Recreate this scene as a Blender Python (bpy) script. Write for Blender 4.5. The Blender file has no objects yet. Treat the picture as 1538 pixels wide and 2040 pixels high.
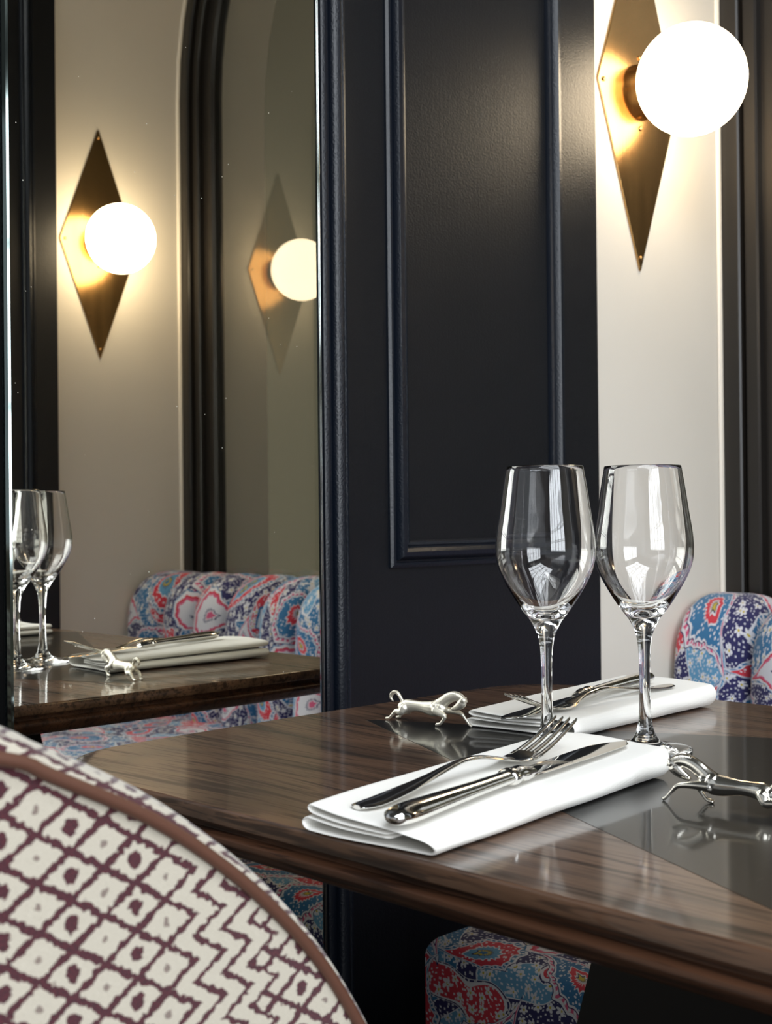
import bpy, bmesh, math, random
import numpy as np
from mathutils import Vector, Matrix
random.seed(7); rng = np.random.default_rng(7)
scene = bpy.context.scene
COL = scene.collection
PI = math.pi

# ------------------------------------------------------------------ camera
cam_d = bpy.data.cameras.new('camera'); cam = bpy.data.objects.new('camera', cam_d); COL.objects.link(cam)
cam_d.sensor_fit = 'HORIZONTAL'; cam_d.sensor_width = 36.0; cam_d.lens = 2511.72 / 1538 * 36
r_ = Vector((.7096, -.7045, -.0102)).normalized(); f_ = Vector((.7046, .7096, .0035)).normalized(); u_ = r_.cross(f_)
cam.matrix_world = Matrix(((r_.x, u_.x, -f_.x, 0), (r_.y, u_.y, -f_.y, 0), (r_.z, u_.z, -f_.z, .9336), (0, 0, 0, 1)))
cam_d.clip_start = .02; cam_d.clip_end = 100
cam_d.dof.use_dof = True; cam_d.dof.focus_distance = 1.02; cam_d.dof.aperture_fstop = 20
scene.camera = cam

# ------------------------------------------------------------------ world, daylight, exposure
world = bpy.data.worlds.new('world'); scene.world = world; world.use_nodes = True
world.node_tree.nodes['Background'].inputs[0].default_value = (.86, .93, 1, 1)
world.node_tree.nodes['Background'].inputs[1].default_value = .40

def area(name, loc, target, sx, sy, power, color):
    d = bpy.data.lights.new(name, 'AREA'); d.shape = 'RECTANGLE'; d.size = sx; d.size_y = sy; d.energy = power; d.color = color
    o = bpy.data.objects.new(name, d); COL.objects.link(o); o.location = loc
    o.rotation_euler = (Vector(target) - Vector(loc)).to_track_quat('-Z', 'Y').to_euler()
    return o
area('skylight_daylight', (-.6, -1.5, 3.12), (-.6, -1.5, 0), 2.6, 2.6, 150, (.90, .95, 1))
area('window_daylight', (-1.35, -3.92, 1.85), (-1.35, 0, 1.85), 3.2, 2.2, 165, (.90, .95, 1))
vs = scene.view_settings
vs.view_transform = 'Standard'; vs.look = 'None'; vs.gamma = 1; vs.use_curve_mapping = False
vs.exposure = 0.35
scene.cycles.use_denoising = True
scene.cycles.max_bounces = 18; scene.cycles.transmission_bounces = 16; scene.cycles.glossy_bounces = 10
scene.cycles.transparent_max_bounces = 16

# ------------------------------------------------------------------ helpers
def sr(r, g, b, a=1):
    c = lambda v: (v / 255 / 12.92) if v / 255 <= .04045 else ((v / 255 + .055) / 1.055) ** 2.4
    return (c(r), c(g), c(b), a)
def meshobj(name, bm, mat=None, parent=None, smooth=True, angle=None):
    me = bpy.data.meshes.new(name); bm.to_mesh(me); bm.free()
    if mat: me.materials.append(mat)
    if smooth: me.polygons.foreach_set('use_smooth', [True] * len(me.polygons))
    if angle is not None: me.set_sharp_from_angle(angle=math.radians(angle))
    o = bpy.data.objects.new(name, me); COL.objects.link(o)
    if parent: o.parent = parent
    return o
def thing(name, label, cat, loc=(0, 0, 0), rot=(0, 0, 0), group=None):
    o = bpy.data.objects.new(name, None); COL.objects.link(o); o.location = loc; o.rotation_euler = rot
    o.empty_display_size = .05
    o['label'] = label; o['category'] = cat
    if group: o['group'] = group
    return o
def tag(o, label, cat, group=None):
    o['label'] = label; o['category'] = cat
    if group: o['group'] = group
    return o
def struct(o, label=None):
    o['kind'] = 'structure'
    if label: o['label'] = label
    return o
def bmbox(x0, x1, y0, y1, z0, z1, bm=None, bevel=0, seg=2):
    own = bmesh.new()
    bmesh.ops.create_cube(own, size=1, matrix=Matrix.Translation(((x0 + x1) / 2, (y0 + y1) / 2, (z0 + z1) / 2)) @ Matrix.Diagonal((x1 - x0, y1 - y0, z1 - z0, 1)))
    if bevel: bmesh.ops.bevel(own, geom=own.edges[:], offset=bevel, segments=seg, affect='EDGES', profile=.5)
    if bm is None: return own
    me = bpy.data.meshes.new('t'); own.to_mesh(me); own.free(); bm.from_mesh(me); bpy.data.meshes.remove(me)
    return bm
def grid(bm, P, closed_u=False, closed_v=False, uv=None):
    """P[i][j] points -> quads; optional uv[i][j]"""
    n, m = len(P), len(P[0])
    V = [[bm.verts.new(p) for p in row] for row in P]
    lay = bm.loops.layers.uv.verify() if uv is not None else None
    for i in range(n if closed_u else n - 1):
        for j in range(m if closed_v else m - 1):
            idx = [(i, j), ((i + 1) % n, j), ((i + 1) % n, (j + 1) % m), (i, (j + 1) % m)]
            try: f = bm.faces.new([V[a][b] for a, b in idx])
            except ValueError: continue
            if lay:
                for l, (a, b) in zip(f.loops, idx): l[lay].uv = uv[a][b]
    return V
def lathe(prof, seg=48, bm=None, axis=None):
    bm = bm or bmesh.new(); rows = []
    for r, z in prof:
        if r < 1e-6: rows.append([bm.verts.new((0, 0, z))])
        else: rows.append([bm.verts.new((r * math.cos(2 * PI * k / seg), r * math.sin(2 * PI * k / seg), z)) for k in range(seg)])
    for a, b in zip(rows, rows[1:]):
        for k in range(seg):
            k2 = (k + 1) % seg
            if len(a) == 1 and len(b) == 1: continue
            if len(a) == 1: bm.faces.new((a[0], b[k], b[k2]))
            elif len(b) == 1: bm.faces.new((a[k], a[k2], b[0]))
            else: bm.faces.new((a[k], a[k2], b[k2], b[k]))
    bmesh.ops.recalc_face_normals(bm, faces=bm.faces)
    return bm
def catmull(pts, n=8):
    pts = [np.array(p, float) for p in pts]; out = []
    for i in range(len(pts) - 1):
        p0 = pts[max(i - 1, 0)]; p1 = pts[i]; p2 = pts[i + 1]; p3 = pts[min(i + 2, len(pts) - 1)]
        for k in range(n):
            t = k / n
            out.append(.5 * ((2 * p1) + (-p0 + p2) * t + (2 * p0 - 5 * p1 + 4 * p2 - p3) * t * t + (-p0 + 3 * p1 - 3 * p2 + p3) * t ** 3))
    out.append(pts[-1]); return out
def tube(bm, pts, rad, seg=10, flat=1.0, cap=True, up=(0, 0, 1)):
    """swept tube through pts with radius list; flat scales the vertical section axis"""
    pts = [Vector(p) for p in pts]; rows = []
    if not isinstance(rad, (list, tuple, np.ndarray)): rad = [rad] * len(pts)
    for i, p in enumerate(pts):
        t = (pts[min(i + 1, len(pts) - 1)] - pts[max(i - 1, 0)]).normalized()
        s = t.cross(Vector(up))
        if s.length < 1e-4: s = t.cross(Vector((1, 0, 0)))
        s.normalize(); n = s.cross(t)
        rows.append([bm.verts.new(p + s * rad[i] * math.cos(2 * PI * k / seg) + n * rad[i] * flat * math.sin(2 * PI * k / seg)) for k in range(seg)])
    for a, b in zip(rows, rows[1:]):
        for k in range(seg): bm.faces.new((a[k], a[(k + 1) % seg], b[(k + 1) % seg], b[k]))
    if cap: bm.faces.new(rows[0][::-1]); bm.faces.new(rows[-1])
    return bm
def baked(o):
    """apply the modifiers of o into its mesh"""
    dg = bpy.context.evaluated_depsgraph_get(); me = bpy.data.meshes.new_from_object(o.evaluated_get(dg))
    old = o.data; o.modifiers.clear(); o.data = me; bpy.data.meshes.remove(old)
    me.polygons.foreach_set('use_smooth', [True] * len(me.polygons)); return o

# ------------------------------------------------------------------ node helpers
class NT:
    def __init__(s, tree): s.t = tree; s.n = tree.nodes; s.l = tree.links
    def new(s, kind, **kw):
        n = s.n.new(kind)
        for k, v in kw.items(): setattr(n, k, v)
        return n
    def put(s, sock, v):
        if v is None: return
        if isinstance(v, bpy.types.NodeSocket): s.l.new(v, sock)
        else: sock.default_value = v
    def m(s, op, a, b=None, c=None, clamp=False):
        n = s.new('ShaderNodeMath', operation=op, use_clamp=clamp)
        for i, v in enumerate((a, b, c)): s.put(n.inputs[i], v)
        return n.outputs[0]
    def v(s, op, a, b=None, c=None):
        n = s.new('ShaderNodeVectorMath', operation=op)
        s.put(n.inputs[0], a)
        if b is not None: s.put(n.inputs[3 if op == 'SCALE' else 1], b)
        if c is not None: s.put(n.inputs[2], c)
        return n.outputs['Value'] if op in ('LENGTH', 'DOT_PRODUCT', 'DISTANCE') else n.outputs[0]
    def mix(s, f, a, b, blend='MIX'):
        n = s.new('ShaderNodeMix', data_type='RGBA', blend_type=blend, clamp_factor=True)
        s.put(n.inputs[0], f); s.put(n.inputs[6], a); s.put(n.inputs[7], b); return n.outputs[2]
    def ramp(s, f, stops, interp='LINEAR'):
        n = s.new('ShaderNodeValToRGB'); n.color_ramp.interpolation = interp; e = n.color_ramp.elements
        e[0].position, e[0].color = stops[0]; e[1].position, e[1].color = stops[1]
        for p, c in stops[2:]: x = e.new(p); x.color = c
        s.put(n.inputs[0], f); return n.outputs[0]
    def noise(s, vec, scale, detail=2, rough=.5, dist=0):
        n = s.new('ShaderNodeTexNoise'); s.put(n.inputs['Vector'], vec); n.inputs['Scale'].default_value = scale
        n.inputs['Detail'].default_value = detail; n.inputs['Roughness'].default_value = rough; n.inputs['Distortion'].default_value = dist
        return n.outputs[0]
    def scale(s, vec, xyz): return s.v('MULTIPLY', vec, xyz)
    def sep(s, vec):
        n = s.new('ShaderNodeSeparateXYZ'); s.put(n.inputs[0], vec); return n.outputs
    def comb(s, x, y, z=0.0):
        n = s.new('ShaderNodeCombineXYZ')
        for i, v in enumerate((x, y, z)): s.put(n.inputs[i], v)
        return n.outputs[0]
    def bump(s, h, strength, dist):
        n = s.new('ShaderNodeBump'); n.inputs['Strength'].default_value = strength; n.inputs['Distance'].default_value = dist
        s.put(n.inputs['Height'], h); return n.outputs[0]
def material(name, color=(.5, .5, .5, 1), rough=.5, metal=0, **kw):
    m = bpy.data.materials.new(name); m.use_nodes = True; nt = NT(m.node_tree); b = nt.n['Principled BSDF']
    b.inputs['Base Color'].default_value = color; b.inputs['Roughness'].default_value = rough; b.inputs['Metallic'].default_value = metal
    for k, v in kw.items(): b.inputs[k].default_value = v
    return m, nt, b
def objcoord(nt): return nt.new('ShaderNodeTexCoord').outputs['Object']

# ------------------------------------------------------------------ materials
def navy_mat(name, col, rough):
    m, nt, b = material(name, col, rough)
    b.inputs['Specular IOR Level'].default_value = .46
    c = objcoord(nt)
    brush = nt.noise(nt.scale(c, (260, 260, 9)), 1, 2)
    peel = nt.noise(c, 420, 1)
    h = nt.m('ADD', nt.m('MULTIPLY', brush, .35), peel)
    nt.put(b.inputs['Normal'], nt.bump(h, .22, .002))
    nt.put(b.inputs['Roughness'], nt.m('ADD', nt.m('MULTIPLY', nt.noise(c, 9, 3), .10), rough - .05))
    nt.put(b.inputs['Base Color'], nt.mix(nt.m('MULTIPLY', nt.noise(c, 30, 3), .5), col, tuple(x * 1.35 for x in col[:3]) + (1,)))
    return m
M = {}
M['navy'] = navy_mat('navy_satin_paint', (.0018, .0027, .0050, 1), .45)
M['navy_trim'] = navy_mat('navy_gloss_trim_paint', (.0028, .0052, .0108, 1), .36)
m, nt, b = material('warm_white_plaster', sr(226, 219, 205), .75); M['plaster'] = m
c = objcoord(nt); nt.put(b.inputs['Normal'], nt.bump(nt.noise(c, 130, 3), .06, .002))
nt.put(b.inputs['Base Color'], nt.mix(nt.noise(c, 4, 4), sr(226, 221, 210), sr(216, 211, 200)))
m, nt, b = material('white_bead_paint', sr(236, 230, 218), .4); M['bead'] = m
m, nt, b = material('window_frame_black_brown', (.012, .010, .0085, 1), .33); M['frame'] = m
c = objcoord(nt); nt.put(b.inputs['Normal'], nt.bump(nt.noise(nt.scale(c, (200, 200, 8)), 1, 2), .08, .002))
m, nt, b = material('silvered_mirror', (.88, .86, .77, 1), .0, 1); M['mirror'] = m
c = objcoord(nt)
vor = nt.new('ShaderNodeTexVoronoi'); nt.put(vor.inputs['Vector'], c); vor.inputs['Scale'].default_value = 95
spk = nt.m('LESS_THAN', vor.outputs['Distance'], nt.m('MULTIPLY', nt.m('GREATER_THAN', nt.noise(c, 17, 1), .56), .05))
nt.put(b.inputs['Roughness'], nt.m('MULTIPLY', spk, .6))
m, nt, b = material('mirror_glass_edge', (.20, .24, .23, 1), .06, 1); M['bevel'] = m
m, nt, b = material('window_glass', (.95, .93, .87, 1), 0); M['pane'] = m
b.inputs['Transmission Weight'].default_value = 1; b.inputs['IOR'].default_value = 1.52
m, nt, b = material('olive_grey_plaster', sr(118, 114, 96), .8); M['olive'] = m
m, nt, b = material('dark_ceiling_paint', (.10, .10, .09, 1), .8); M['ceil'] = m
m, nt, b = material('dark_oak_floor', (.05, .033, .022, 1), .45); M['floor'] = m
c = objcoord(nt); nt.put(b.inputs['Base Color'], nt.mix(nt.noise(nt.scale(c, (2, 40, 2)), 1, 4), (.035, .022, .014, 1), (.08, .052, .034, 1)))
m, nt, b = material('crystal_glass', (1, 1, 1, 1), 0); M['glass'] = m
b.inputs['Transmission Weight'].default_value = 1; b.inputs['IOR'].default_value = 1.5
m, nt, b = material('polished_steel', (.76, .75, .72, 1), .07, 1); M['steel'] = m
m, nt, b = material('glint_strip_chrome', (.62, .68, .66, 1), .12, 1); M['glint_chrome'] = m  # metal of the added strip that imitates glints on the glass edge
m, nt, b = material('pale_pewter', (.87, .83, .73, 1), .54, 1); M['pewter'] = m
c = objcoord(nt); nt.put(b.inputs['Normal'], nt.bump(nt.noise(c, 900, 2), .05, .0005))
m, nt, b = material('polished_silver', (.90, .86, .77, 1), .17, 1); M['silver'] = m
m, nt, b = material('aged_brass', (.50, .33, .15, 1), .24, 1); M['brass'] = m
c = objcoord(nt)
br = nt.noise(nt.scale(c, (420, 420, 7)), 1, 3); cl = nt.noise(nt.scale(c, (34, 34, 5)), 1, 3, .5)
nt.put(b.inputs['Base Color'], nt.mix(cl, (.40, .225, .085, 1), (.52, .315, .125, 1)))
nt.put(b.inputs['Roughness'], nt.m('ADD', nt.m('MULTIPLY', cl, .10), .20))
nt.put(b.inputs['Normal'], nt.bump(br, .16, .001))
m, nt, b = material('lit_opal_globe', (1, .97, .9, 1), .15); M['globe'] = m
b.inputs['Emission Color'].default_value = (1, .80, .54, 1); b.inputs['Emission Strength'].default_value = 12
m, nt, b = material('white_linen', sr(244, 242, 236), .85); M['linen'] = m
c = objcoord(nt)
w1 = nt.new('ShaderNodeTexWave', wave_type='BANDS', bands_direction='X'); nt.put(w1.inputs['Vector'], c); w1.inputs['Scale'].default_value = 420
w2 = nt.new('ShaderNodeTexWave', wave_type='BANDS', bands_direction='Y'); nt.put(w2.inputs['Vector'], c); w2.inputs['Scale'].default_value = 420
nt.put(b.inputs['Normal'], nt.bump(nt.m('ADD', nt.m('ADD', w1.outputs[1], w2.outputs[1]), nt.m('MULTIPLY', nt.noise(c, 60, 3), 3)), .18, .0005))
b.inputs['Sheen Weight'].default_value = .2
m, nt, b = material('brown_leather', sr(92, 60, 47), .5); M['leather'] = m
c = objcoord(nt); nt.put(b.inputs['Normal'], nt.bump(nt.noise(c, 600, 2), .15, .0005))
m, nt, b = material('black_lacquer', (.006, .006, .006, 1), .4); M['black'] = m
m, nt, b = material('black_veneer', (.009, .0085, .008, 1), .35, 0, **{'Specular IOR Level': .12}); M['inlay'] = m
b.inputs['Coat Weight'].default_value = .55; b.inputs['Coat Roughness'].default_value = .07
c = objcoord(nt)
sc1 = nt.m('GREATER_THAN', nt.noise(nt.scale(c, (60, 420, 60)), 1, 2), .735)
nt.put(b.inputs['Base Color'], nt.mix(nt.m('MULTIPLY', sc1, .5), (.010, .0095, .009, 1), (.06, .06, .06, 1)))

def wood_mat(name, light, dark, coat):
    m, nt, b = material(name, light, .42)
    c = objcoord(nt)
    warp = nt.noise(nt.scale(c, (4.5, 1.1, 4.5)), 1, 2)
    xs, ys, zs = nt.sep(c)
    fig = nt.m('FRACT', nt.m('ADD', nt.m('MULTIPLY', warp, 13), nt.m('MULTIPLY', xs, 9)))
    line = nt.ramp(fig, [(0, (1, 1, 1, 1)), (.32, (0, 0, 0, 1)), (.8, (.1, .1, .1, 1)), (1, (.9, .9, .9, 1))])
    q = nt.v('ADD', nt.scale(c, (150, 7, 150)), nt.comb(nt.m('MULTIPLY', warp, 26), 0, 0))
    pore1 = nt.ramp(nt.noise(q, 1, 2, .5), [(.36, (1, 1, 1, 1)), (.47, (0, 0, 0, 1))])
    q3 = nt.v('ADD', nt.scale(c, (420, 15, 420)), nt.comb(nt.m('MULTIPLY', warp, 70), 0, 0))
    pore2 = nt.ramp(nt.noise(q3, 1, 2, .5), [(.37, (1, 1, 1, 1)), (.45, (0, 0, 0, 1))])
    pore = nt.m('MAXIMUM', pore1, nt.m('MULTIPLY', pore2, .75))
    q2 = nt.v('ADD', nt.scale(c, (38, 2.2, 38)), nt.comb(nt.m('MULTIPLY', warp, 9), 0, 0))
    streak = nt.noise(q2, 1, 4, .6)
    mid = tuple((a + d) / 2 for a, d in zip(light, dark))
    col = nt.mix(nt.ramp(streak, [(.3, (0, 0, 0, 1)), (.7, (1, 1, 1, 1))]), mid, light)
    col = nt.mix(nt.m('MULTIPLY', line, .50), col, dark)
    col = nt.mix(nt.m('MULTIPLY', pore, .80), col, dark)
    nt.put(b.inputs['Base Color'], col)
    nt.put(b.inputs['Roughness'], nt.m('ADD', nt.m('MULTIPLY', pore, .12), .36))
    nt.put(b.inputs['Normal'], nt.bump(nt.m('SUBTRACT', 1, pore), .06, .0006))
    b.inputs['Coat Weight'].default_value = coat; b.inputs['Coat Roughness'].default_value = .09; b.inputs['Specular IOR Level'].default_value = .2
    return m
M['wood'] = wood_mat('smoked_oak', sr(106, 78, 59), sr(28, 18, 13), .75)
M['edgewood'] = wood_mat('smoked_oak_edge', sr(82, 54, 38), sr(24, 14, 10), .3)

# --- burgundy and cream woven fabric of the tub chair (uv in metres)
def weave_mat():
    m, nt, b = material('burgundy_cream_weave', sr(225, 218, 202), .9)
    uv = nt.new('ShaderNodeUVMap').outputs[0]
    wob = nt.v('SUBTRACT', nt.new('ShaderNodeTexNoise').outputs['Color'], (.5, .5, .5))
    nz = wob.node.inputs[0].links[0].from_node; nt.put(nz.inputs['Vector'], uv); nz.inputs['Scale'].default_value = 340; nz.inputs['Detail'].default_value = 4
    p = nt.v('ADD', uv, nt.v('SCALE', wob, .0052))
    x, y, _ = nt.sep(p)
    P = nt.m('DIVIDE', nt.m('SUBTRACT', x, .234), .0283); Q = nt.m('DIVIDE', nt.m('SUBTRACT', y, .8004), .0182)
    tri = nt.m('MULTIPLY', nt.m('ABSOLUTE', nt.m('SUBTRACT', nt.m('FRACT', nt.m('ADD', Q, .5)), .5)), 2)
    def near(val, period):                       # distance to the nearest multiple
        return nt.m('MULTIPLY', nt.m('ABSOLUTE', nt.m('SUBTRACT', nt.m('FRACT', nt.m('ADD', nt.m('DIVIDE', val, period), .5)), .5)), period)
    half = nt.m('MULTIPLY', tri, .5)
    a = near(nt.m('SUBTRACT', P, half), 1.0); bb = near(nt.m('ADD', P, half), 1.0)
    z = near(nt.m('SUBTRACT', P, half), .5)
    lat = nt.m('LESS_THAN', nt.m('MINIMUM', a, bb), .092)
    zig = nt.m('LESS_THAN', z, .080)
    pp = nt.m('FRACT', nt.m('DIVIDE', nt.m('ADD', P, 4.8), 7.0)); S = nt.m('SUBTRACT', nt.m('MULTIPLY', pp, 7.0), half)
    isz = nt.m('GREATER_THAN', S, 5.45 + .95)
    # two periods: zigzag band occupies 1.7 cells of every 7
    S2 = nt.m('SUBTRACT', P, half)
    W = nt.new('ShaderNodeMath', operation='WRAP'); nt.put(W.inputs[0], S2); W.inputs[1].default_value = 6.0; W.inputs[2].default_value = 0.0
    isz = nt.m('MULTIPLY', nt.m('GREATER_THAN', W.outputs[0], 1.95), nt.m('LESS_THAN', W.outputs[0], 3.55))
    ln = nt.m('ADD', nt.m('MULTIPLY', zig, isz), nt.m('MULTIPLY', lat, nt.m('SUBTRACT', 1, isz)))
    # dots in the cells
    fx = nt.m('SUBTRACT', nt.m('FRACT', P), .5); fy = nt.m('MULTIPLY', nt.m('SUBTRACT', nt.m('FRACT', nt.m('ADD', Q, .5)), .5), .64)
    big = nt.m('LESS_THAN', nt.m('SQRT', nt.m('ADD', nt.m('MULTIPLY', fx, fx), nt.m('MULTIPLY', fy, fy))), .115)
    gx = nt.m('SUBTRACT', nt.m('FRACT', nt.m('ADD', P, .5)), .5); gy = nt.m('MULTIPLY', nt.m('SUBTRACT', nt.m('FRACT', Q), .5), .64)
    sm = nt.m('LESS_THAN', nt.m('SQRT', nt.m('ADD', nt.m('MULTIPLY', gx, gx), nt.m('MULTIPLY', gy, gy))), .055)
    dots = nt.m('MULTIPLY', nt.m('MAXIMUM', big, nt.m('MULTIPLY', sm, .65)), nt.m('SUBTRACT', 1, isz))
    mask = nt.m('MAXIMUM', ln, dots, clamp=True)
    fleck = nt.noise(uv, 1300, 2)
    burg = nt.mix(nt.ramp(fleck, [(.4, (0, 0, 0, 1)), (.62, (1, 1, 1, 1))]), sr(40, 10, 22), sr(88, 24, 36))
    wv = nt.m('MULTIPLY', nt.m('SINE', nt.m('MULTIPLY', x, 5200)), nt.m('SINE', nt.m('MULTIPLY', y, 5200)))
    cream = nt.mix(nt.m('ADD', nt.m('MULTIPLY', wv, .25), .5), sr(168, 159, 142), sr(206, 199, 184))
    nt.put(b.inputs['Base Color'], nt.mix(mask, cream, burg))
    nt.put(b.inputs['Normal'], nt.bump(nt.m('ADD', wv, nt.m('MULTIPLY', fleck, 2)), .25, .0006))
    b.inputs['Sheen Weight'].default_value = .3
    return m
M['weave'] = weave_mat()

# --- paisley cotton (uv in metres)
NAVY, BLUE, LBLUE, WHITE, RED, PINK, YEL = sr(34, 32, 84), sr(46, 106, 150), sr(92, 146, 182), sr(206, 206, 212), sr(196, 50, 66), sr(200, 86, 122), sr(184, 164, 50)
def motif_group():
    g = bpy.data.node_groups.new('paisley_motif', 'ShaderNodeTree'); I = g.interface
    I.new_socket('Vector', in_out='INPUT', socket_type='NodeSocketVector'); I.new_socket('Center', in_out='INPUT', socket_type='NodeSocketVector')
    for s in ('Angle', 'Size', 'Kind', 'Flip'): I.new_socket(s, in_out='INPUT', socket_type='NodeSocketFloat')
    I.new_socket('Color', in_out='OUTPUT', socket_type='NodeSocketColor'); I.new_socket('Mask', in_out='OUTPUT', socket_type='NodeSocketFloat')
    nt = NT(g); gi = nt.new('NodeGroupInput').outputs; go = nt.new('NodeGroupOutput').inputs
    d0 = nt.v('WRAP', nt.v('SUBTRACT', gi['Vector'], gi['Center']), (TILE / 2, TILE / 2, 1), (-TILE / 2, -TILE / 2, -1))
    rot = nt.new('ShaderNodeVectorRotate', rotation_type='Z_AXIS'); nt.put(rot.inputs['Vector'], d0); nt.put(rot.inputs['Angle'], gi['Angle'])
    p = nt.v('SCALE', rot.outputs[0], nt.m('DIVIDE', 1.0, gi['Size']))
    x, y, _ = nt.sep(p); x = nt.m('MULTIPLY', x, gi['Flip'])
    yp = nt.m('MAXIMUM', nt.m('ADD', y, .15), 0)
    xb = nt.m('SUBTRACT', x, nt.m('MULTIPLY', nt.m('MULTIPLY', yp, yp), .55))
    t = nt.m('DIVIDE', nt.m('ADD', y, .25), 1.4, clamp=True)
    wdt = nt.m('SUBTRACT', .68, nt.m('MULTIPLY', nt.m('POWER', t, 1.1), .60))
    X = nt.m('DIVIDE', xb, wdt)
    d = nt.m('SQRT', nt.m('ADD', nt.m('MULTIPLY', X, X), nt.m('MULTIPLY', y, nt.m('MULTIPLY', y, .78))))
    ang = nt.m('ARCTAN2', xb, nt.m('ADD', y, .1))
    d = nt.m('ADD', d, nt.m('MULTIPLY', nt.m('ABSOLUTE', nt.m('SINE', nt.m('MULTIPLY', ang, 7))), .07))
    beads = nt.m('GREATER_THAN', nt.m('SINE', nt.m('MULTIPLY', ang, 34)), .2)
    A = nt.ramp(nt.m('MULTIPLY', d, .8), [(0, YEL), (.10, NAVY), (.13, WHITE), (.17, RED), (.28, WHITE), (.31, BLUE), (.60, WHITE), (.645, NAVY), (.67, PINK), (.74, WHITE), (.79, NAVY)], 'CONSTANT')
    B = nt.ramp(nt.m('MULTIPLY', d, .8), [(0, BLUE), (.12, YEL), (.17, NAVY), (.20, LBLUE), (.34, WHITE), (.38, RED), (.62, WHITE), (.66, BLUE), (.74, WHITE), (.79, NAVY)], 'CONSTANT')
    C = nt.ramp(nt.m('MULTIPLY', d, .8), [(0, PINK), (.15, WHITE), (.20, NAVY), (.24, WHITE), (.55, PINK), (.62, RED), (.68, WHITE), (.78, BLUE)], 'CONSTANT')
    k1 = nt.m('GREATER_THAN', gi['Kind'], .5); k2 = nt.m('GREATER_THAN', gi['Kind'], 1.5)
    col = nt.mix(k2, nt.mix(k1, A, B), C)
    # white dots inside the filled bands
    vo = nt.new('ShaderNodeTexVoronoi'); nt.put(vo.inputs['Vector'], gi['Vector']); vo.inputs['Scale'].default_value = 190; vo.inputs['Randomness'].default_value = .7
    band = nt.m('MULTIPLY', nt.m('GREATER_THAN', d, .42), nt.m('LESS_THAN', d, .74))
    dots = nt.m('MULTIPLY', nt.m('LESS_THAN', vo.outputs['Distance'], .30), band)
    col = nt.mix(dots, col, WHITE)
    rim = nt.m('MULTIPLY', nt.m('MULTIPLY', nt.m('GREATER_THAN', d, .84), nt.m('LESS_THAN', d, .92)), beads)
    col = nt.mix(rim, col, WHITE)
    nt.put(go['Color'], col); nt.put(go['Mask'], nt.m('LESS_THAN', d, 1.02))
    return g
TILE = .34
def paisley_mat():
    m, nt, b = material('paisley_cotton', NAVY, .85)
    uv0 = nt.v('SCALE', nt.new('ShaderNodeUVMap').outputs[0], .92)
    wn = nt.new('ShaderNodeTexNoise'); nt.put(wn.inputs['Vector'], uv0); wn.inputs['Scale'].default_value = 22; wn.inputs['Detail'].default_value = 2
    uv = nt.v('ADD', uv0, nt.v('SCALE', nt.v('SUBTRACT', wn.outputs['Color'], (.5, .5, .5)), .020))
    # large blue and red fields with white edges
    f1 = nt.noise(uv0, 9, 1, .4); f2 = nt.noise(nt.v('ADD', uv0, (3.1, 7.7, 0)), 10, 1, .4)
    base = nt.ramp(f1, [(0, LBLUE), (.365, WHITE), (.373, NAVY), (.555, WHITE), (.563, BLUE), (.660, WHITE), (.668, LBLUE)], 'CONSTANT')
    red = nt.ramp(f2, [(0, RED), (.372, WHITE), (.384, NAVY), (.392, WHITE), (.400, NAVY)], 'CONSTANT')
    col = nt.mix(nt.m('LESS_THAN', f2, .398), base, red)
    # little flowers
    def flowers(col, scale, size, petals, petal_col, eye):
        vo = nt.new('ShaderNodeTexVoronoi'); nt.put(vo.inputs['Vector'], uv); vo.inputs['Scale'].default_value = scale; vo.inputs['Randomness'].default_value = .8; vo.voronoi_dimensions = '2D'
        dd = nt.v('SUBTRACT', nt.v('SCALE', uv, scale), nt.v('SCALE', vo.outputs['Position'], scale))
        dx, dy, _ = nt.sep(dd)
        an = nt.m('ARCTAN2', dy, dx); ln = vo.outputs['Distance']
        pet = nt.m('MULTIPLY', nt.m('ADD', nt.m('MULTIPLY', nt.m('ABSOLUTE', nt.m('SINE', nt.m('MULTIPLY', an, petals / 2))), .62), .38), size)
        c2 = nt.mix(nt.m('LESS_THAN', ln, pet), col, petal_col)
        return nt.mix(nt.m('LESS_THAN', ln, size * .25), c2, eye)
    col = flowers(col, 56, .33, 5, WHITE, YEL)
    col = flowers(col, 165, .25, 4, WHITE, WHITE)
    g = motif_group()
    mot = [(.05, .06, .6, .062, 0, 1), (.17, .05, 2.4, .050, 1, -1), (.28, .10, 4.4, .066, 0, -1), (.08, .19, 3.6, .058, 1, 1), (.20, .17, 1.1, .064, 2, 1),
           (.31, .22, 5.5, .052, 1, 1), (.05, .30, 1.9, .056, 2, -1), (.16, .28, 5.1, .060, 0, 1), (.26, .31, .2, .048, 1, -1), (.115, .115, 5.8, .036, 2, 1), (.235, .24, 2.9, .034, 0, -1)]
    for (cx, cy, an, sz, kd, fl) in mot:
        n = nt.new('ShaderNodeGroup'); n.node_tree = g; nt.put(n.inputs['Vector'], uv)
        n.inputs['Center'].default_value = (cx, cy, 0); n.inputs['Angle'].default_value = an; n.inputs['Size'].default_value = sz; n.inputs['Kind'].default_value = kd; n.inputs['Flip'].default_value = fl
        col = nt.mix(n.outputs['Mask'], col, n.outputs['Color'])
    nt.put(b.inputs['Base Color'], col)
    nt.put(b.inputs['Normal'], nt.bump(nt.noise(uv0, 1800, 1), .15, .0005))
    b.inputs['Sheen Weight'].default_value = .15
    return m
M['paisley'] = paisley_mat()

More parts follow.
